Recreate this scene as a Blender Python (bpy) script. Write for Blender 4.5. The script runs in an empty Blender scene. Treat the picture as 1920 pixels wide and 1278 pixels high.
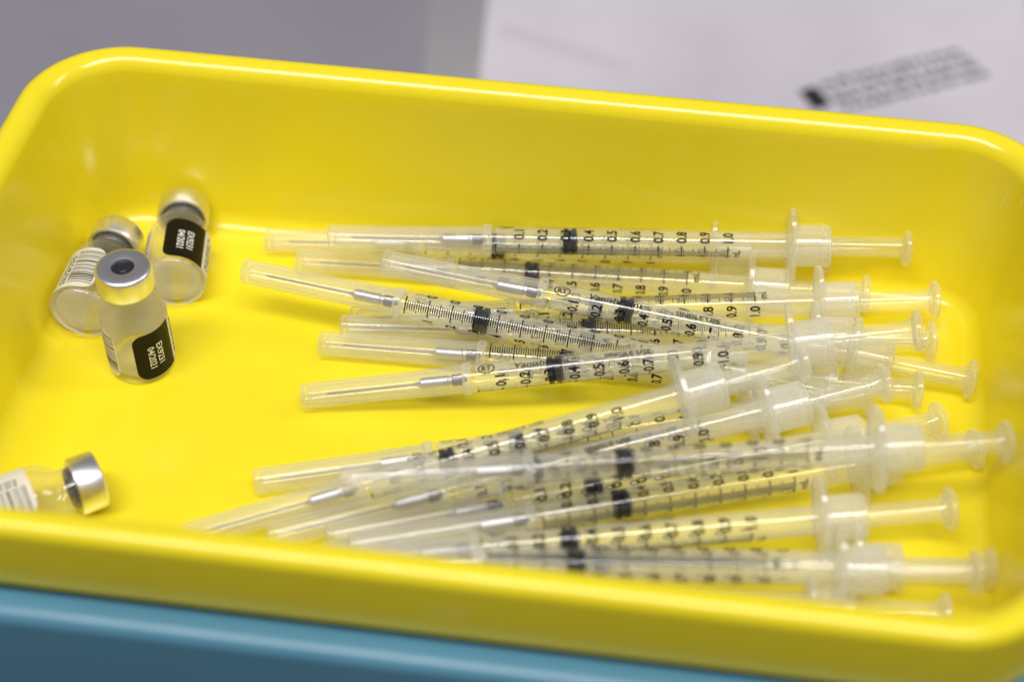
import bpy, bmesh, math, random
from mathutils import Vector, Matrix

random.seed(7)
MM = 0.001
sc = bpy.context.scene
col = sc.collection
PI = math.pi

# ------------------------------------------------------------------ camera
YAW, PITCH, ROLL = math.radians(-8.925), math.radians(45.382), math.radians(-0.122)
FPX = 3269.7                                  # focal length in pixels of the 1920 px wide photograph
CAM = Vector((52.90, -303.23, 306.96)) * MM
cam = bpy.data.cameras.new('camera')
cam_o = bpy.data.objects.new('camera', cam)
col.objects.link(cam_o)
fwd = Vector((math.sin(YAW) * math.cos(PITCH), math.cos(YAW) * math.cos(PITCH), -math.sin(PITCH)))
rgt = Vector((math.cos(YAW), -math.sin(YAW), 0))
upv = rgt.cross(fwd)
r2 = math.cos(ROLL) * rgt + math.sin(ROLL) * upv
u2 = -math.sin(ROLL) * rgt + math.cos(ROLL) * upv
cam_o.matrix_world = Matrix(((r2.x, u2.x, -fwd.x, CAM.x), (r2.y, u2.y, -fwd.y, CAM.y),
                             (r2.z, u2.z, -fwd.z, CAM.z), (0, 0, 0, 1)))
cam.sensor_width = 36
cam.lens = FPX / 1920 * 36
cam.clip_start = 0.02
cam.clip_end = 50
cam.dof.use_dof = True
cam.dof.focus_distance = 0.417
cam.dof.aperture_fstop = 5.6
sc.camera = cam_o

# ------------------------------------------------------------------ light
world = bpy.data.worlds.new('World')
sc.world = world
world.use_nodes = True
bg = world.node_tree.nodes['Background']
bg.inputs[0].default_value = (0.92, 0.90, 1.0, 1)
bg.inputs[1].default_value = 0.155

def ceiling_lamp(name, loc, sx, sy, power, colr=(1.0, 0.975, 0.955)):
    l = bpy.data.lights.new(name, 'AREA')
    l.shape = 'RECTANGLE'; l.size = sx; l.size_y = sy; l.energy = power; l.color = colr
    o = bpy.data.objects.new(name, l); col.objects.link(o)
    o.location = loc
    d = Vector((0, -0.03, 0)) - Vector(loc)
    o.rotation_euler = d.to_track_quat('-Z', 'Y').to_euler()
    return o
ceiling_lamp('ceiling_lamp', (0.0, -0.58, 1.75), 1.75, 0.34, 37.5)
ceiling_lamp('ceiling_lamp', (1.9, 0.5, 1.75), 0.3, 1.2, 13)

vs = sc.view_settings
vs.view_transform = 'Standard'; vs.look = 'None'; vs.exposure = 0.0; vs.gamma = 1.0
vs.use_curve_mapping = False
cy = sc.cycles
cy.use_denoising = True
cy.max_bounces = 28; cy.transmission_bounces = 28; cy.glossy_bounces = 8
cy.diffuse_bounces = 5; cy.transparent_max_bounces = 64
cy.caustics_reflective = True; cy.caustics_refractive = True
cy.blur_glossy = 0.6
cy.sample_clamp_indirect = 6.0

# ------------------------------------------------------------------ materials
def mat(name):
    m = bpy.data.materials.new(name); m.use_nodes = True
    nt = m.node_tree
    return m, nt, nt.nodes, nt.links, nt.nodes['Principled BSDF'], nt.nodes['Material Output']

def simple(name, c, rough=0.5, metal=0.0, spec=0.5):
    m, nt, N, Lk, p, out = mat(name)
    p.inputs['Base Color'].default_value = (*c, 1)
    p.inputs['Roughness'].default_value = rough
    p.inputs['Metallic'].default_value = metal
    p.inputs['Specular IOR Level'].default_value = spec
    return m

def noise(N, Lk, scale, detail=3.0, vec=None, dim='3D'):
    n = N.new('ShaderNodeTexNoise'); n.inputs['Scale'].default_value = scale
    n.inputs['Detail'].default_value = detail
    if vec is not None: Lk.new(vec, n.inputs['Vector'])
    return n

def ramp(N, Lk, src, stops):
    r = N.new('ShaderNodeValToRGB'); Lk.new(src, r.inputs[0])
    el = r.color_ramp.elements
    el[0].position, el[0].color = stops[0][0], (*stops[0][1], 1)
    el[1].position, el[1].color = stops[-1][0], (*stops[-1][1], 1)
    for p_, c_ in stops[1:-1]:
        e = el.new(p_); e.color = (*c_, 1)
    return r

def tray_plastic(name, base, tint, rough=0.19):
    m, nt, N, Lk, p, out = mat(name)
    tc = N.new('ShaderNodeTexCoord')
    n1 = noise(N, Lk, 28.0, 4, tc.outputs['Object'])
    r1 = ramp(N, Lk, n1.outputs['Fac'], [(0.3, base), (0.75, tint)])
    # tiny dark specks and scuffs of a used tray
    v = N.new('ShaderNodeTexVoronoi'); v.inputs['Scale'].default_value = 130.0
    Lk.new(tc.outputs['Object'], v.inputs['Vector'])
    lt = N.new('ShaderNodeMath'); lt.operation = 'LESS_THAN'; lt.inputs[1].default_value = 0.05
    Lk.new(v.outputs['Distance'], lt.inputs[0])
    n2 = noise(N, Lk, 60.0, 2, tc.outputs['Object'])
    gt = N.new('ShaderNodeMath'); gt.operation = 'GREATER_THAN'; gt.inputs[1].default_value = 0.67
    Lk.new(n2.outputs['Fac'], gt.inputs[0])
    mu = N.new('ShaderNodeMath'); mu.operation = 'MULTIPLY'
    Lk.new(lt.outputs[0], mu.inputs[0]); Lk.new(gt.outputs[0], mu.inputs[1])
    mx = N.new('ShaderNodeMix'); mx.data_type = 'RGBA'
    Lk.new(mu.outputs[0], mx.inputs['Factor'])
    Lk.new(r1.outputs[0], mx.inputs[6]); mx.inputs[7].default_value = (0.12, 0.08, 0.02, 1)
    # pale hairline scratches, running two ways
    sc_prev = mx.outputs[2]
    for ang_, sx_, thr in ((0.3, 14.0, 0.735), (-0.9, 18.0, 0.745)):
        ms = N.new('ShaderNodeMapping'); ms.inputs['Rotation'].default_value = (0, 0, ang_)
        ms.inputs['Scale'].default_value = (sx_, 520.0, 120.0)
        Lk.new(tc.outputs['Object'], ms.inputs[0])
        ns = noise(N, Lk, 1.0, 1.5, ms.outputs[0])
        mr_ = N.new('ShaderNodeMapRange'); mr_.inputs[1].default_value = thr; mr_.inputs[2].default_value = thr + 0.04
        mr_.inputs[3].default_value = 0.0; mr_.inputs[4].default_value = 0.4
        Lk.new(ns.outputs['Fac'], mr_.inputs[0])
        mz = N.new('ShaderNodeMix'); mz.data_type = 'RGBA'; Lk.new(mr_.outputs[0], mz.inputs['Factor'])
        Lk.new(sc_prev, mz.inputs[6]); mz.inputs[7].default_value = (0.86, 0.80, 0.42, 1) if base[2] < 0.1 else (0.35, 0.5, 0.6, 1)
        sc_prev = mz.outputs[2]
    Lk.new(sc_prev, p.inputs['Base Color'])
    n3 = noise(N, Lk, 45.0, 5, tc.outputs['Object'])
    mr = N.new('ShaderNodeMapRange'); mr.inputs[3].default_value = rough - 0.05; mr.inputs[4].default_value = rough + 0.09
    Lk.new(n3.outputs['Fac'], mr.inputs[0]); Lk.new(mr.outputs[0], p.inputs['Roughness'])
    mp = N.new('ShaderNodeMapping'); mp.inputs['Scale'].default_value = (60, 900, 300)
    mp.inputs['Rotation'].default_value = (0, 0, 0.35)
    Lk.new(tc.outputs['Object'], mp.inputs[0])
    n4 = noise(N, Lk, 1.0, 3, mp.outputs[0])
    n5 = noise(N, Lk, 1600.0, 2, tc.outputs['Object'])
    ad = N.new('ShaderNodeMath'); ad.operation = 'ADD'
    Lk.new(n4.outputs['Fac'], ad.inputs[0]); Lk.new(n5.outputs['Fac'], ad.inputs[1])
    b = N.new('ShaderNodeBump'); b.inputs['Strength'].default_value = 0.10; b.inputs['Distance'].default_value = 0.0002
    Lk.new(ad.outputs[0], b.inputs['Height']); Lk.new(b.outputs[0], p.inputs['Normal'])
    p.inputs['IOR'].default_value = 1.52
    return m

M_YELLOW = tray_plastic('yellow_plastic', (0.82, 0.685, 0.017), (0.86, 0.715, 0.021))
M_BLUE = tray_plastic('blue_plastic', (0.085, 0.235, 0.34), (0.092, 0.25, 0.36), 0.3)

def sheet_plastic(name, milk, tint=(0.997, 0.997, 0.99), rough=0.10, ior=1.49, white=(0.975, 0.975, 0.95)):
    """thin walled translucent plastic: passes light straight, scatters a share that grows
    with the path through the wall, and mirrors by Fresnel"""
    m, nt, N, Lk, p, out = mat(name)
    N.remove(p)
    geo = N.new('ShaderNodeNewGeometry')
    dot = N.new('ShaderNodeVectorMath'); dot.operation = 'DOT_PRODUCT'
    Lk.new(geo.outputs['Normal'], dot.inputs[0]); Lk.new(geo.outputs['Incoming'], dot.inputs[1])
    ab = N.new('ShaderNodeMath'); ab.operation = 'ABSOLUTE'; Lk.new(dot.outputs['Value'], ab.inputs[0])
    mxm = N.new('ShaderNodeMath'); mxm.operation = 'MAXIMUM'; mxm.inputs[1].default_value = 0.12
    Lk.new(ab.outputs[0], mxm.inputs[0])
    inv = N.new('ShaderNodeMath'); inv.operation = 'DIVIDE'; inv.inputs[0].default_value = 1.0
    Lk.new(mxm.outputs[0], inv.inputs[1])
    pw = N.new('ShaderNodeMath'); pw.operation = 'POWER'; pw.inputs[0].default_value = 1 - milk
    Lk.new(inv.outputs[0], pw.inputs[1])
    op = N.new('ShaderNodeMath'); op.operation = 'SUBTRACT'; op.inputs[0].default_value = 1.0
    Lk.new(pw.outputs[0], op.inputs[1])
    # Schlick reflectance
    om = N.new('ShaderNodeMath'); om.operation = 'SUBTRACT'; om.inputs[0].default_value = 1.0
    Lk.new(ab.outputs[0], om.inputs[1])
    p5 = N.new('ShaderNodeMath'); p5.operation = 'POWER'; p5.inputs[1].default_value = 5.0
    Lk.new(om.outputs[0], p5.inputs[0])
    f0 = ((ior - 1) / (ior + 1)) ** 2
    fr = N.new('ShaderNodeMath'); fr.operation = 'MULTIPLY_ADD'
    fr.inputs[1].default_value = 0.40; fr.inputs[2].default_value = f0
    Lk.new(p5.outputs[0], fr.inputs[0])
    tr = N.new('ShaderNodeBsdfTransparent'); tr.inputs[0].default_value = (*tint, 1)
    tl = N.new('ShaderNodeBsdfTranslucent'); tl.inputs[0].default_value = (*white, 1)
    df = N.new('ShaderNodeBsdfDiffuse'); df.inputs[0].default_value = (*white, 1)
    mk = N.new('ShaderNodeMixShader'); mk.inputs[0].default_value = 0.5
    Lk.new(tl.outputs[0], mk.inputs[1]); Lk.new(df.outputs[0], mk.inputs[2])
    m1 = N.new('ShaderNodeMixShader'); Lk.new(op.outputs[0], m1.inputs[0])
    Lk.new(tr.outputs[0], m1.inputs[1]); Lk.new(mk.outputs[0], m1.inputs[2])
    gl = N.new('ShaderNodeBsdfGlossy'); gl.inputs['Roughness'].default_value = rough
    m2 = N.new('ShaderNodeMixShader'); Lk.new(fr.outputs[0], m2.inputs[0])
    Lk.new(m1.outputs[0], m2.inputs[1]); Lk.new(gl.outputs[0], m2.inputs[2])
    Lk.new(m2.outputs[0], out.inputs['Surface'])
    return m

def clear_plastic(name, milk, rough=0.05, ior=1.47, tint=(0.99, 0.99, 0.975)):
    m, nt, N, Lk, p, out = mat(name)
    p.inputs['Base Color'].default_value = (*tint, 1)
    p.inputs['Transmission Weight'].default_value = 1.0
    p.inputs['Roughness'].default_value = rough
    p.inputs['IOR'].default_value = ior
    tl = N.new('ShaderNodeBsdfTranslucent'); tl.inputs[0].default_value = (0.9, 0.9, 0.88, 1)
    df = N.new('ShaderNodeBsdfDiffuse'); df.inputs[0].default_value = (0.9, 0.9, 0.88, 1)
    mk = N.new('ShaderNodeMixShader'); mk.inputs[0].default_value = 0.5
    Lk.new(tl.outputs[0], mk.inputs[1]); Lk.new(df.outputs[0], mk.inputs[2])
    mm = N.new('ShaderNodeMixShader'); mm.inputs[0].default_value = milk
    Lk.new(p.outputs[0], mm.inputs[1]); Lk.new(mk.outputs[0], mm.inputs[2])
    Lk.new(mm.outputs[0], out.inputs['Surface'])
    return m

M_CAP = sheet_plastic('cap_plastic', 0.13, rough=0.12, ior=1.52)
M_BARREL = sheet_plastic('barrel_plastic', 0.05, rough=0.08, ior=1.62)
M_WHITEISH = sheet_plastic('flange_plastic', 0.18, rough=0.10)
M_ROD = sheet_plastic('plunger_plastic', 0.09, rough=0.08)
M_CORE = sheet_plastic('plunger_core_plastic', 0.17, rough=0.35, ior=1.15)
M_BORE = sheet_plastic('barrel_bore_plastic', 0.20, rough=0.35, ior=1.15)
M_GLASS = sheet_plastic('vial_glass', 0.038, rough=0.02, ior=1.52)
M_BASE = sheet_plastic('vial_base_glass', 0.32, rough=0.12)
M_INK = simple('black_ink', (0.004, 0.004, 0.005), 0.6, 0.0, 0.12)
M_RUBBER = simple('black_rubber', (0.005, 0.005, 0.006), 0.45, 0.0, 0.3)
M_GREY_RUBBER = simple('grey_rubber', (0.014, 0.014, 0.020), 0.42)
M_STEEL = simple('steel', (0.56, 0.55, 0.58), 0.42, 1.0)
M_DARKSTEEL = simple('dark_steel', (0.16, 0.155, 0.17), 0.4, 1.0)
M_NEEDLE = simple('needle_steel', (0.36, 0.35, 0.35), 0.35, 1.0)
M_ALU = simple('aluminium', (0.86, 0.86, 0.90), 0.36, 1.0)
def label_stock(name, c):
    m, nt, N, Lk, p, out = mat(name)
    p.inputs['Base Color'].default_value = (*c, 1); p.inputs['Roughness'].default_value = 0.5
    tl = N.new('ShaderNodeBsdfTranslucent'); tl.inputs[0].default_value = (0.9, 0.88, 0.84, 1)
    mm = N.new('ShaderNodeMixShader'); mm.inputs[0].default_value = 0.38
    Lk.new(p.outputs[0], mm.inputs[1]); Lk.new(tl.outputs[0], mm.inputs[2]); Lk.new(mm.outputs[0], out.inputs['Surface'])
    return m
M_LABEL = label_stock('label_paper', (0.90, 0.88, 0.84))
M_LBLACK = simple('label_black', (0.004, 0.003, 0.003), 0.45, 0.0, 0.2)
M_LWHITE = simple('label_print_white', (0.75, 0.73, 0.70), 0.5)

# ------------------------------------------------------------------ helpers
def link(name, me, material, parent=None):
    o = bpy.data.objects.new(name, me); col.objects.link(o)
    if material is not None and not me.materials: me.materials.append(material)
    if parent is not None: o.parent = parent
    return o

def tag(o, label, cat, group=None, kind=None):
    if label: o['label'] = label
    if cat: o['category'] = cat
    if group: o['group'] = group
    if kind: o['kind'] = kind

def mesh_of(name, verts, faces, smooth=True):
    me = bpy.data.meshes.new(name)
    me.from_pydata([tuple(c * MM for c in v) for v in verts], [], faces)
    me.update()
    if smooth:
        me.polygons.foreach_set('use_smooth', [True] * len(me.polygons))
    return me

def sharpen(me, ang=35):
    try: me.set_sharp_from_angle(angle=math.radians(ang))
    except Exception: pass
    return me

def lathe(name, prof, axis='x', n=40, ang=35, cap0=False, cap1=False):
    """prof: list of (along, radius); surface of revolution about the axis"""
    V, Fc, idx = [], [], []
    def P(a, r, t):
        c, s = r * math.cos(t), r * math.sin(t)
        return (a, c, s) if axis == 'x' else (c, s, a)
    for a, r in prof:
        if r < 1e-6:
            idx.append([len(V)]); V.append(P(a, 0, 0))
        else:
            b = len(V); idx.append(list(range(b, b + n)))
            for k in range(n): V.append(P(a, r, 2 * PI * k / n))
    for i in range(len(prof) - 1):
        A, B = idx[i], idx[i + 1]
        for k in range(n):
            k2 = (k + 1) % n
            if len(A) == 1 and len(B) == 1: continue
            if len(A) == 1: Fc.append((A[0], B[k2], B[k]))
            elif len(B) == 1: Fc.append((A[k], A[k2], B[0]))
            else: Fc.append((A[k], A[k2], B[k2], B[k]))
    me = mesh_of(name, V, Fc)
    bm = bmesh.new(); bm.from_mesh(me); bmesh.ops.recalc_face_normals(bm, faces=bm.faces[:]); bm.to_mesh(me); bm.free()
    me.polygons.foreach_set('use_smooth', [True] * len(me.polygons))
    return sharpen(me, ang)

_txt = {}
def text_geo(body, size, align='LEFT', spacing=1.0, bold=0.016):
    """flat glyph outlines as (verts2d, faces), size = cap height in mm"""
    key = (body, size, align, spacing, bold)
    if key in _txt: return _txt[key]
    cu = bpy.data.curves.new('glyphs', 'FONT'); cu.body = body; cu.size = 1.0
    cu.align_x = align; cu.offset = bold; cu.resolution_u = 3; cu.space_character = spacing
    o = bpy.data.objects.new('glyphs', cu); col.objects.link(o)
    dg = bpy.context.evaluated_depsgraph_get()
    me = o.evaluated_get(dg).to_mesh()
    k = size / 0.72
    V = [(v.co.x * k, v.co.y * k) for v in me.vertices]; Fc = [tuple(p.vertices) for p in me.polygons]
    o.evaluated_get(dg).to_mesh_clear()
    bpy.data.objects.remove(o); bpy.data.curves.remove(cu)
    _txt[key] = (V, Fc)
    return V, Fc

class Flat:
    """collects flat print in (u, v) and later wraps it round a cylinder"""
    def __init__(s): s.V, s.F = [], []
    def add(s, V, Fc):
        b = len(s.V); s.V += V; s.F += [tuple(i + b for i in f) for f in Fc]
    def rect(s, u0, v0, u1, v1): s.add([(u0, v0), (u1, v0), (u1, v1), (u0, v1)], [(0, 1, 2, 3)])
    def text(s, body, size, u, v, rot=0, sx=1.0, align='LEFT', center=False, shear=0.0, spacing=1.0, bold=0.016):
        V, Fc = text_geo(body, size, align, spacing, bold)
        if center:
            cx = (min(p[0] for p in V) + max(p[0] for p in V)) / 2
            cyy = (min(p[1] for p in V) + max(p[1] for p in V)) / 2
        else: cx = cyy = 0
        c, sn = math.cos(rot), math.sin(rot)
        W = []
        for x, y in V:
            x = (x - cx + shear * y) * sx; y -= cyy
            W.append((u + x * c - y * sn, v + x * sn + y * c))
        s.add(W, Fc)
    def ring(s, u, v, a, b, w, n=40):
        V, Fc = [], []
        for k in range(n):
            t = 2 * PI * k / n
            V += [(u + a * math.cos(t), v + b * math.sin(t)), (u + (a - w) * math.cos(t), v + (b - w) * math.sin(t))]
        for k in range(n):
            k2 = (k + 1) % n
            Fc.append((2 * k, 2 * k2, 2 * k2 + 1, 2 * k + 1))
        s.add(V, Fc)
    def poly(s, pts): s.add(list(pts), [tuple(range(len(pts)))])
    def wrapped(s, name, fn, step=0.45, cut_u=False):
        bm = bmesh.new()
        vs_ = [bm.verts.new((u, v, 0)) for u, v in s.V]
        for f in s.F:
            try: bm.faces.new([vs_[i] for i in f])
            except ValueError: pass
        bmesh.ops.triangulate(bm, faces=[f for f in bm.faces if len(f.verts) > 4])
        k = 0 if cut_u else 1
        lo = min(v.co[k] for v in bm.verts); hi = max(v.co[k] for v in bm.verts)
        x = lo + step
        no = (1, 0, 0) if cut_u else (0, 1, 0)
        while x < hi:
            co = (x, 0, 0) if cut_u else (0, x, 0)
            bmesh.ops.bisect_plane(bm, geom=bm.verts[:] + bm.edges[:] + bm.faces[:], plane_co=co, plane_no=no)
            x += step
        for v in bm.verts: v.co = Vector(fn(v.co.x, v.co.y)) * MM
        me = bpy.data.meshes.new(name); bm.to_mesh(me); bm.free()
        return me

# ------------------------------------------------------------------ trays
def rrect(x0, x1, y0, y1, r, n=14):
    pts = []
    for cx, cyy, a0 in ((x1 - r, y1 - r, 0), (x0 + r, y1 - r, PI / 2), (x0 + r, y0 + r, PI), (x1 - r, y0 + r, 1.5 * PI)):
        for k in range(n + 1):
            a = a0 + (PI / 2) * k / n
            pts.append((cx + r * math.cos(a), cyy + r * math.sin(a)))
        # a few points on the straight that follows
    full = []
    m = len(pts)
    for i, p in enumerate(pts):
        full.append(p)
        if (i + 1) % (n + 1) == 0:
            q = pts[(i + 1) % m]
            for t in range(1, 8): full.append((p[0] + (q[0] - p[0]) * t / 8, p[1] + (q[1] - p[1]) * t / 8))
    return full

def tray(name, x0, x1, y0, y1, prof, r0, label, category, material, dz=0.0):
    """prof: (offset, z) from the floor's flat edge outwards; corner radius grows with the offset"""
    loops = []
    for t in (0.08, 0.4, 0.75, 0.93):                                   # floor
        cx, cyy = (x0 + x1) / 2, (y0 + y1) / 2
        loops.append([(cx + (p[0] - cx) * t, cyy + (p[1] - cyy) * t, dz) for p in rrect(x0, x1, y0, y1, r0)])
    for o, z in prof:
        loops.append([(p[0], p[1], z + dz) for p in rrect(x0 - o, x1 + o, y0 - o, y1 + o, max(r0 + o, 1.0))])
    def ease(p):                                                       # moulded trays are never quite square
        x, y, z = p
        w = min(max((-40 - y) / 60, 0), 1); y += w * 0.011 * (x + 70)
        if x > 60: x -= 5.0 * min(max((-55 - y) / 45, 0), 1) * min(max((z - dz - 8) / 30, 0), 1) * min((x - 60) / 50, 1)
        return (x, y, z)
    V = [ease(p) for l in loops for p in l]; n = len(loops[0])
    V.append(((x0 + x1) / 2, (y0 + y1) / 2, dz)); Fc = [(len(V) - 1, k, (k + 1) % n) for k in range(n)]
    for i in range(len(loops) - 1):
        for k in range(n):
            k2 = (k + 1) % n
            Fc.append((i * n + k, i * n + k2, (i + 1) * n + k2, (i + 1) * n + k))
    Fc.append(tuple(range((len(loops) - 1) * n, len(loops) * n)))
    me = mesh_of(name, V, Fc)
    bm = bmesh.new(); bm.from_mesh(me); bmesh.ops.recalc_face_normals(bm, faces=bm.faces[:]); bm.to_mesh(me); bm.free()
    me.polygons.foreach_set('use_smooth', [True] * len(me.polygons)); sharpen(me, 60)
    o = link(name, me, material)
    tag(o, label, category)
    return o

def arc(cx, cz, r, a0, a1, n):
    return [(cx + r * math.cos(math.radians(a0 + (a1 - a0) * k / n)), cz + r * math.sin(math.radians(a0 + (a1 - a0) * k / n))) for k in range(n + 1)]

def tray_profile(H, skirt, lip=0.0):
    p = arc(0.0, 5.0, 5.0, -90, -6, 8)                     # floor fillet
    p += [(7.4, H - 20.0), (8.6, H - 8.0)]
    p += arc(13.1, H - 4.7, 4.5, 172, 95, 9)               # rounded into the lip
    p += [(12.95 + lip, H - 0.15)]
    p += arc(13.2 + lip, H - 3.05, 2.9, 88, 4, 9)           # outer edge
    p += [(14.5 + lip, H - skirt + 1.0)]
    p += arc(13.8 + lip, H - skirt + 0.7, 0.7, -5, -175, 5)
    p += [(13.0 + lip, H - 6.0), (12.0, H - 7.0), (10.4, H - 12.0), (8.0, 8.0), (6.0, 0.0), (0.0, -2.2), (-30, -2.2)]
    return p
tray('yellow_tray', -103.0, 115.0, -98.4, 23.0, tray_profile(48.0, 20.5), 8.0,
     'glossy yellow plastic tray holding the syringes and vials', 'tray', M_YELLOW)
tray('blue_tray', -105.5, 116.5, -101.0, 25.5, tray_profile(90.0, 42.0, 1.9), 8.0,
     'blue plastic tray whose rim shows under the yellow tray', 'tray', M_BLUE, dz=-64.3)

# ------------------------------------------------------------------ table and papers behind
def plane_mesh(name, pts, z, th=0.0):
    n = len(pts)
    if th == 0: return mesh_of(name, [(x, y, z) for x, y in pts], [tuple(range(n))], smooth=False)
    V = [(x, y, z) for x, y in pts] + [(x, y, z - th) for x, y in pts]
    Fc = [tuple(range(n)), tuple(range(2 * n - 1, n - 1, -1))]
    for k in range(n): Fc.append((k, n + k, n + (k + 1) % n, (k + 1) % n))
    return mesh_of(name, V, Fc, smooth=False)

def mottled(name, a, b, scale, rough=0.6):
    m, nt, N, Lk, p, out = mat(name)
    tc = N.new('ShaderNodeTexCoord'); n1 = noise(N, Lk, scale, 3, tc.outputs['Object'])
    r1 = ramp(N, Lk, n1.outputs['Fac'], [(0.3, a), (0.7, b)])
    Lk.new(r1.outputs[0], p.inputs['Base Color']); p.inputs['Roughness'].default_value = rough
    return m
TZ = -67.0
def far(pts): return [(52.9 + (x - 52.9) * 1.128, -303.2 + (y + 303.2) * 1.128) for x, y in pts]   # true size on the lower table top
t = link('table', plane_mesh('table', [(-1500, -1200), (1500, -1200), (1500, 1500), (-1500, 1500)], TZ),
         mottled('table_laminate', (0.030, 0.032, 0.034), (0.042, 0.042, 0.044), 14))
tag(t, None, None, kind='structure')
f = link('card_sheet', plane_mesh('card_sheet', far([(-330, 80), (20, 82), (20, 440), (-360, 430)]), TZ + 1.2, 1.0),
         mottled('lavender_card', (0.235, 0.225, 0.27), (0.29, 0.26, 0.29), 9))
tag(f, 'lavender grey card lying behind the left side of the tray', 'card')
pg = link('paper_sheet', plane_mesh('paper_sheet', far([(-20, 80), (150, 76), (140, 338), (-47, 338)]), TZ + 1.6, 0.4),
          mottled('white_paper', (0.50, 0.465, 0.52), (0.66, 0.63, 0.67), 9))
tag(pg, 'white printed sheet lying behind the right side of the tray', 'paper')
g2 = link('paper_sheet', plane_mesh('paper_sheet', far([(95, 78), (330, 70), (330, 310), (112, 310)]), TZ + 1.0, 0.4),
          mottled('grey_paper', (0.42, 0.42, 0.43), (0.47, 0.47, 0.48), 20))
tag(g2, 'light grey sheet sticking out from under the white one', 'paper')
g3 = link('paper_sheet', plane_mesh('paper_sheet', far([(-36, 80), (0, 80), (-30, 338), (-72, 338)]), TZ + 1.4, 0.15),
          mottled('warm_grey_paper', (0.28, 0.27, 0.29), (0.33, 0.315, 0.325), 20))
tag(g3, 'warm grey strip of paper between the lavender card and the white sheet', 'paper')
M_PINK = simple('print_grey', (0.12, 0.12, 0.13), 0.6)
fl = Flat()
fl.rect(-1.0, -4.5, 5.4, 6.0)
M_PBLACK = simple('print_black', (0.015, 0.015, 0.016), 0.6)
def on_paper(u, v, ang=math.radians(30), ox=77.0, oy=134.8):
    p = far([(ox + u * math.cos(ang) - v * math.sin(ang), oy + u * math.sin(ang) + v * math.cos(ang))])[0]
    return (p[0], p[1], TZ + 1.65)
link('printed_square', fl.wrapped('printed_square', on_paper, 50), M_PBLACK, pg)
fl = Flat()
for row in range(4):
    u = 7.5
    while u < 57:
        w = random.uniform(1.4, 4.6)
        fl.rect(u, -9.0 + row * 4.6, u + w, -9.0 + row * 4.6 + random.uniform(2.2, 3.2))
        u += w + random.uniform(0.7, 1.8)
link('printed_lines', fl.wrapped('printed_lines', on_paper, 50), M_PINK, pg)
fl = Flat()
fl.poly([(-24, 155), (-22, 161), (22, 146), (19, 139)])
M_PFAINT = simple('print_faint', (0.55, 0.52, 0.56), 0.6)
link('printed_band', fl.wrapped('printed_band', lambda u, v: (*far([(u, v)])[0], TZ + 1.65), 50), M_PFAINT, pg)

# ------------------------------------------------------------------ vials
def vial_parts():
    out = [(0, 0.7), (4.5, 0.5), (6.2, 0.0), (7.1, 0.15), (7.7, 0.6), (8.0, 1.5), (8.0, 16.9), (7.88, 18.3), (7.5, 19.7),
           (6.9, 20.9), (6.1, 21.95), (5.4, 22.7), (5.08, 23.5), (5.0, 24.4), (5.0, 26.0), (6.2, 26.5), (6.3, 29.6), (4.85, 29.7)]
    inn = [(4.82, 29.0), (4.80, 24.6), (4.6, 23.2), (4.75, 22.0), (5.5, 20.8), (6.2, 19.6), (6.7, 18.2), (6.95, 16.6), (6.95, 3.2), (6.6, 2.3), (5.6, 1.8), (3.0, 1.9), (0, 2.0)]
    glass = lathe('glass_body', [(z, r) for r, z in out + inn], 'z', 56, 50)
    cap = lathe('aluminium_cap', [(z, r) for r, z in [(5.2, 26.15), (5.9, 25.75), (6.45, 25.85), (6.65, 26.3), (6.65, 31.1), (6.52, 31.55), (6.2, 31.87), (5.8, 32.0),
                (3.1, 32.0), (2.75, 31.9), (2.65, 31.6), (2.65, 31.2), (6.4, 31.0), (6.4, 26.4), (5.2, 26.15)]], 'z', 56, 40)
    rub = lathe('rubber_stopper', [(z, r) for r, z in [(0, 31.5), (0.9, 31.45), (1.1, 31.25), (1.6, 31.2), (1.9, 31.4), (2.6, 31.35), (2.62, 31.0), (6.2, 30.9), (6.25, 29.8), (4.75, 29.75),
                (4.75, 25.2), (4.4, 24.7), (2.6, 24.8), (2.4, 27.5), (0, 27.5)]], 'z', 40, 40)
    base = lathe('glass_base', [(1.75, 0), (1.6, 3.0), (1.5, 5.6), (1.9, 6.4), (2.3, 6.75)], 'z', 40, 60)
    return glass, cap, rub, base
G_ME, C_ME, R_ME, B_ME = vial_parts()
RL = 8.06
def vwrap(r):
    # u = angle position in mm to the right (seen from outside), v = height
    return lambda u, v: (r * math.sin(u / r), -r * math.cos(u / r), v)
def rounded_label(u0, u1, v0, v1, rl, rr, n=8):
    pts = []
    def corner(cx, cyy, a0, r):
        if r <= 0: pts.append((cx, cyy)); return
        for k in range(n + 1):
            a = math.radians(a0 + 90 * k / n); pts.append((cx + r * math.cos(a), cyy + r * math.sin(a)))
    corner(u1 - rr, v1 - rr, 0, rr); corner(u0 + rl, v1 - rl, 90, rl)
    corner(u0 + rl, v0 + rl, 180, rl); corner(u1 - rr, v0 + rr, 270, rr)
    return pts
DEG = RL * PI / 180
V0, V1 = 1.9, 16.5
fl = Flat(); fl.poly(rounded_label(78 * DEG, 328 * DEG, V0, V1, 0, 2.6)); LAB_ME = fl.wrapped('label', vwrap(RL), 0.7, True)
fl = Flat(); fl.poly(rounded_label(0, 78 * DEG, V0, V1, 2.8, 0)); LBK_ME = fl.wrapped('black_panel', vwrap(RL), 0.7, True)
fl = Flat()
v = V0 + 1.7
random.seed(21)
while v < V1 - 1.5:
    h = random.choice((0.14, 0.2, 0.2, 0.32, 0.5))
    fl.rect(280 * DEG, v, 326 * DEG, v + h); v += h + random.choice((0.18, 0.25, 0.4, 0.6))
BAR_ME = fl.wrapped('barcode', vwrap(RL + 0.03), 0.7, True)
fl = Flat()
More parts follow.
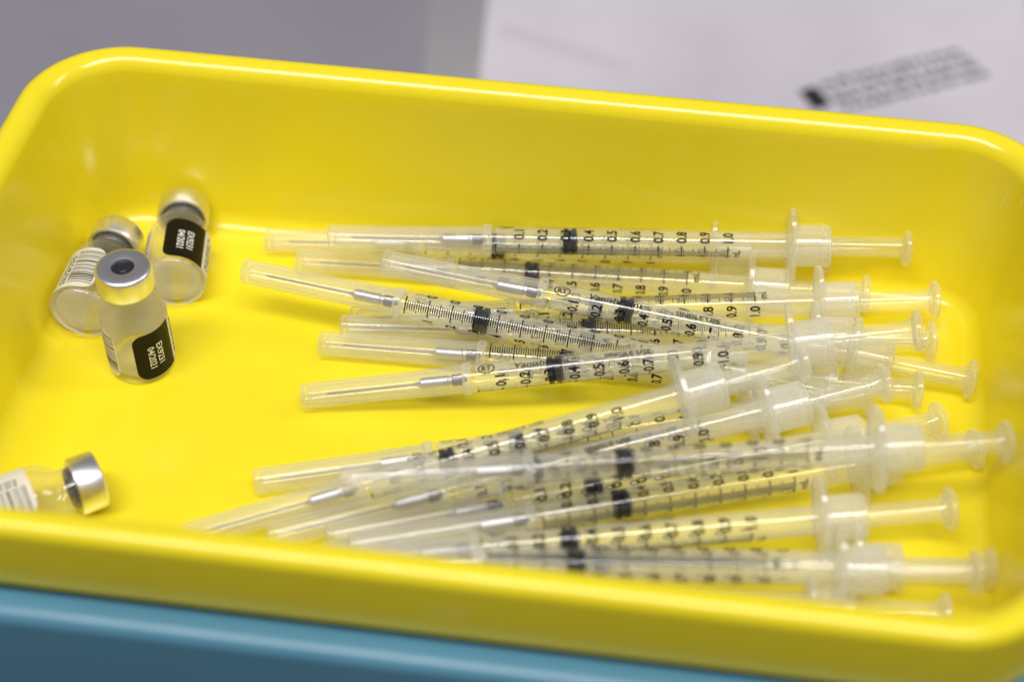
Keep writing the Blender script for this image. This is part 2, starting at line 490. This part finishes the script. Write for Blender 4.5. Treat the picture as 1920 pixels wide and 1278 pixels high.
for row, us in enumerate((272, 264, 96, 88)):
    v = V0 + 1.6
    while v < V1 - 2.5:
        h = random.uniform(0.5, 1.8)
        fl.rect(us * DEG, v, us * DEG + random.choice((0.45, 0.6, 0.6)), v + h); v += h + random.uniform(0.25, 0.7)
FINE_ME = fl.wrapped('fine_print', vwrap(RL + 0.03), 0.7, True)
fl = Flat()
fl.text('EX9231', 1.75, 47 * DEG, 8.9, rot=-PI / 2, sx=0.92, center=True)
fl.text('04/2021', 1.75, 30 * DEG, 8.6, rot=-PI / 2, sx=0.92, center=True)
LOT_ME = fl.wrapped('lot_print', vwrap(RL + 0.04), 0.7, True)

def vial(label, M):
    e = bpy.data.objects.new('vial', None); col.objects.link(e); e.empty_display_size = 0.005
    e.matrix_world = M
    tag(e, label, 'vial', 'glass vaccine vials in the tray')
    g = link('glass_body', G_ME, M_GLASS, e)
    link('glass_base', B_ME, M_BASE, g)
    link('aluminium_cap', C_ME, M_ALU, e)
    link('rubber_stopper', R_ME, M_GREY_RUBBER, e)
    lb = link('label', LAB_ME, M_LABEL, e)
    bp = link('black_panel', LBK_ME, M_LBLACK, e)
    link('barcode', BAR_ME, M_INK, lb); link('fine_print', FINE_ME, M_INK, lb)
    link('lot_print', LOT_ME, M_LWHITE, bp)
    return e

def vial_matrix(base, axis, face_deg):
    """axis = base to cap; face_deg = label angle (degrees right of the black panel's left edge) turned to the camera"""
    base = Vector(base); z = Vector(axis).normalized()
    to = (CAM / MM - (base + z * 12)); fr = (to - z * to.dot(z)).normalized()      # towards the camera, square to the axis
    x = (-fr).cross(z)                                                              # right as seen from the camera
    R3 = Matrix((x, -fr, z)).transposed()
    return Matrix.Translation(base * MM) @ (R3 @ Matrix.Rotation(-math.radians(face_deg), 3, 'Z')).to_4x4()
vial('upright glass vial with silver cap and black label panel', vial_matrix((-82.0, -25.0, 0.02), (0, 0, 1), 13))
vial('fallen vial on the left with its barcode facing up', vial_matrix((-98.6, -19.5, 8.1), (-0.01, 1, -0.045), -28))
vial('fallen vial at the back with its black label panel facing up', vial_matrix((-79.2, -5.5, 8.1), (-0.197, 0.98, -0.045), 28))
vial('fallen vial near the tray front edge, cut off by the frame', vial_matrix((-103.0, -86.9, 8.1), (0.788, 0.616, -0.045), -50))

# ------------------------------------------------------------------ syringes
S_STEP, S_RING, S_ZERO, S_ML, S_FL, S_COL, S_END = 28.1, 39.9, 42.1, 57.4, 114.8, 124.8, 144.65
RB = 3.35
CAP_ME = lathe('needle_cap', [(0.25, 0), (0.15, 1.6), (0.0, 2.5), (0.12, 2.85), (0.5, 2.98), (S_STEP, 3.08), (S_STEP + .25, 3.22), (S_STEP + 7.0, 3.24), (S_STEP + 7.15, 3.3), (39.3, 3.32),
                              (39.3, 2.75), (S_STEP, 2.5), (2.0, 2.1), (1.6, 1.6), (1.5, 0)], 'x', 40)
RING_ME = lathe('collar_ring', [(39.0, 3.2), (38.9, 3.6), (39.2, 3.85), (40.4, 3.85), (40.8, 3.6), (40.9, 3.2), (40.9, 2.6), (39.0, 2.6), (39.0, 3.2)], 'x', 40)
NEEDLE_ME = lathe('needle', [(5.6, 0), (6.6, 0.26), (S_STEP + 1, 0.26)], 'x', 12)
HOLD_ME = lathe('needle_holder', [(S_STEP - 1.0, 0.3), (S_STEP + 0.2, 0.75), (S_STEP + 0.8, 1.35), (S_STEP + 7.0, 1.35), (S_STEP + 7.2, 1.1), (S_STEP + 8, 1.1)], 'x', 24)
SPR_ME = lathe('holder_end', [(S_STEP + 8, 1.0), (S_STEP + 8.1, 1.4), (S_STEP + 10.3, 1.4), (S_STEP + 10.5, 0.9), (S_STEP + 11.4, 0.6), (S_STEP + 11.4, 0)], 'x', 24)
BAR_L = [(40.6, 2.7), (40.6, RB), (41.2, RB + .02), (S_FL - 1.2, RB), (S_FL - 0.6, RB + 0.35), (S_FL, RB + .8)]
BARREL_ME = lathe('barrel', BAR_L, 'x', 48)
BORE_ME = lathe('barrel_bore', [(42.0, 2.6), (42.0, 2.78), (58.3, 2.78)], 'x', 32)
COL_ME = lathe('collar', [(S_FL + .8, 4.9), (S_FL + 1.0, 5.2), (S_COL - 2.2, 5.2), (S_COL - 2.1, 5.12), (S_COL - 2.0, 5.2), (S_COL - .3, 5.2), (S_COL, 4.9), (S_COL, 2.9), (S_COL - 1.2, 2.8),
                          (S_COL - 1.2, 4.5), (S_FL + .8, 4.5)], 'x', 44)
CORE_ME = lathe('plunger_core', [(62.5, 0), (62.5, 2.4), (63.0, 2.75), (S_FL + 1, 2.75)], 'x', 32)
ROD_ME = lathe('plunger_rod', [(S_FL + 1, 2.45), (S_END - 4.5, 2.45), (S_END - 2.4, 2.75), (S_END - 1.5, 3.3), (S_END - 1.5, 1.9), (S_FL + 1, 1.7)], 'x', 32)
THUMB_ME = lathe('thumb_rest', [(S_END - 1.45, 0), (S_END - 1.45, 4.35), (S_END - 1.2, 4.62), (S_END - .3, 4.62), (S_END, 4.35), (S_END, 2.4), (S_END - .35, 2.1), (S_END - .35, 0)], 'x', 36)
STOP_ME = lathe('stopper', [(58.6, 0), (58.6, 1.4), (58.9, 3.2), (59.9, 3.25), (60.2, 2.7), (60.6, 2.7), (60.9, 3.25), (61.9, 3.25), (62.2, 2.2), (62.4, 0)], 'x', 32)
def flange_mesh():
    n = 56; V = []; Fc = []
    def outline(k, g):
        t = 2 * PI * k / n
        a, b = 9.4 - g, 5.4 - g                      # half span of the wings, half width
        e = 2.6
        c, s = math.cos(t), math.sin(t)
        return (math.copysign(abs(c) ** (2 / e), c) * a, math.copysign(abs(s) ** (2 / e), s) * b)
    layers = [(S_FL - 0.1, 0.35), (S_FL + .15, 0.0), (S_FL + 1.15, 0.0), (S_FL + 1.4, 0.35)]
    for x, g in layers:
        for k in range(n):
            a, b = outline(k, g); V.append((x, a, b))
    for i in range(3):
        for k in range(n):
            k2 = (k + 1) % n; Fc.append((i * n + k, i * n + k2, (i + 1) * n + k2, (i + 1) * n + k))
    Fc.append(tuple(range(n))[::-1]); Fc.append(tuple(range(3 * n, 4 * n)))
    return sharpen(mesh_of('flange', V, Fc), 40)
FLANGE_ME = flange_mesh()

RP = RB + 0.035
def swrap(u, v):
    """u = mm along the barrel, v = mm round it, upwards as read with the needle to the left; v = 0 on the lettering line"""
    a = -v / RP
    return (u, -RP * math.sin(a), RP * math.cos(a))
def vdeg(phi): return -math.radians(phi) * RP
def scale_print():
    fl = Flat(); c = vdeg(137)
    for i in range(101):
        h = 2.3 if i % 10 == 0 else (1.65 if i % 5 == 0 else 1.07)
        u = S_ZERO + S_ML * i / 100; w = 0.155 if i % 10 == 0 else 0.118
        fl.rect(u - w, c - h, u + w, c + h)
    for i in range(1, 11):
        u = S_ZERO + S_ML * i / 10
        s = '%d.%d' % (i // 10, i % 10)
        fl.text(s, 2.45, u, vdeg(58), rot=PI / 2, sx=0.80, center=True, bold=0.028)
        fl.text(s, 2.45, u, vdeg(217), rot=PI / 2, sx=0.80, center=True, bold=0.028)
    fl.text('mL', 1.9, S_ZERO + S_ML + 2.1, c, rot=PI / 2, sx=0.9, center=True)
    return fl.wrapped('scale_marks', swrap, 0.5)
def word_print():
    fl = Flat()
    fl.ring(S_ZERO + 2.6, 0, 2.0, 1.4, 0.27)
    fl.text('RT', 1.4, S_ZERO + 2.6, 0, center=True, sx=0.95, bold=0.02)
    V, _ = text_geo('VanishPoint', 1.5, 'LEFT', 1.0)
    w = max(p[0] for p in V)
    fl.text('VanishPoint', 1.5, S_ZERO + 9.0, -0.65, sx=13.2 / w, shear=0.18, bold=0.010)
    fl.text('R', 0.75, S_ZERO + 23.6, 0.1, center=True); fl.ring(S_ZERO + 23.6, 0.1, 0.85, 0.85, 0.13, 24)
    V, _ = text_geo('SINGLE USE', 1.2, 'LEFT', 1.0); w = max(p[0] for p in V)
    fl.text('SINGLE USE', 1.2, S_ZERO + 30.2, -0.5, sx=10.9 / w, bold=0.014)
    return fl.wrapped('lettering', swrap, 0.5)
SCALE_ME = scale_print(); WORD_ME = word_print()

def syringe(label, a, b, face, wing):
    """a = needle cap end, b = thumb end (mm); face = print angle turned to the camera; wing = tilt of the finger flange"""
    A, B = Vector(a), Vector(b)
    ex = (B - A).normalized()
    to = CAM / MM - (A + B) / 2
    ez = (to - ex * to.dot(ex)).normalized(); ey = ez.cross(ex)
    R3 = Matrix((ex, ey, ez)).transposed()
    e = bpy.data.objects.new('syringe', None); col.objects.link(e); e.empty_display_size = 0.005
    e.matrix_world = Matrix.Translation(A * MM) @ (R3 @ Matrix.Rotation(-math.radians(face), 3, 'X')).to_4x4()
    tag(e, label, 'syringe', 'capped syringes heaped in the tray')
    link('needle_cap', CAP_ME, M_CAP, e)
    link('collar_ring', RING_ME, M_WHITEISH, e)
    link('needle', NEEDLE_ME, M_NEEDLE, e)
    h = link('needle_holder', HOLD_ME, M_STEEL, e)
    link('holder_end', SPR_ME, M_DARKSTEEL, h)
    br = link('barrel', BARREL_ME, M_BARREL, e)
    link('barrel_bore', BORE_ME, M_BORE, br); link('scale_marks', SCALE_ME, M_INK, br); link('lettering', WORD_ME, M_INK, br)
    link('stopper', STOP_ME, M_RUBBER, e)
    fg = link('flange', FLANGE_ME, M_WHITEISH, e)
    fg.rotation_euler.x = math.radians(face + wing)
    link('collar', COL_ME, M_WHITEISH, e)
    rd = link('plunger_rod', ROD_ME, M_ROD, e)
    link('plunger_core', CORE_ME, M_CORE, rd)
    link('thumb_rest', THUMB_ME, M_WHITEISH, e)
    return e

SY = [
 # label, cap end, thumb end, face, wing
 ('syringe lying lowest against the back wall of the tray, cap farthest back', (-62.21, 18.74, 3.67), (82.66, 29.91, 8.71), 130, 12),
 ('topmost of the back syringes, its full scale facing the camera', (-42.88, 10.76, 14.68), (100.74, 28.76, 14.85), 86, 4),
 ('second syringe from the back, half under the topmost back one', (-52.4, 12.51, 3.66), (92.28, 20.58, 5.17), 172, -8),
 ('syringe under the crossing pair with its thumb end at the back right corner', (-34.19, -5.73, 3.56), (108.71, 17.69, 8.58), 190, 20),
 ('syringe slanting down to the right with lettering and black band in view', (-26.88, 1.42, 17.0), (116.43, -5.2, 5.25), 30, 12),
 ('syringe whose cap points to the upper left, tick marks facing up', (-60.53, -4.79, 15.01), (83.6, -19.26, 9.85), 137, -10),
 ('syringe lying just behind the front lettered one, cap on the tray floor', (-39.71, -15.62, 3.79), (104.96, -10.29, 5.08), 172, 14),
 ('syringe mostly buried under the crossing pair, cap tip peeking out', (-35.4, -10.82, 5.39), (108.31, 7.19, 4.67), 170, 30),
 ('front lettered syringe of the back heap, in sharp focus', (-39.84, -33.47, 3.77), (101.64, -10.71, 24.88), 36, 8),
 ('hindmost syringe of the front heap, its cap tip lying clear on the floor', (-44.44, -60.3, 3.17), (92.07, -14.77, 5.38), 100, 10),
 ('front heap syringe with cap tip nearest the fallen vial by the rim', (-55.59, -77.89, 3.16), (76.18, -20.8, 21.13), 62, -6),
 ('front heap syringe rising to the right, second cap from the left at the rim', (-37.07, -75.79, 3.96), (95.48, -18.44, 14.92), 28, 6),
 ('front heap syringe under the topmost one, thumb disc tilted to the camera', (-23.8, -75.76, 6.43), (109.2, -19.28, 4.65), 66, 10),
 ('front heap syringe right below the topmost one, black band beneath its band', (-17.81, -78.85, 8.29), (117.46, -27.5, 5.89), 100, 4),
 ('topmost syringe of the front heap, its tick marks facing the camera', (-19.77, -74.11, 24.65), (121.07, -39.22, 21.9), 132, 3),
 ('blurred front heap syringe with large numerals, black band at the rim', (-29.58, -86.38, 9.15), (110.23, -50.19, 10.29), 70, 5),
 ('blurred syringe along the tray front rim with a wide bright highlight', (-28.29, -90.01, 16.18), (114.58, -69.45, 13.5), 160, 6),
 ('front heap syringe whose thumb disc reaches the right front corner', (-24.1, -77.7, 3.1), (119.5, -61.8, 5.54), 140, 5),
 ('lowest syringe at the front rim, only its thumb end showing', (-34.3, -86.5, 3.45), (109.3, -75.0, 5.0), 60, 60),
]
for s in SY: syringe(*s)
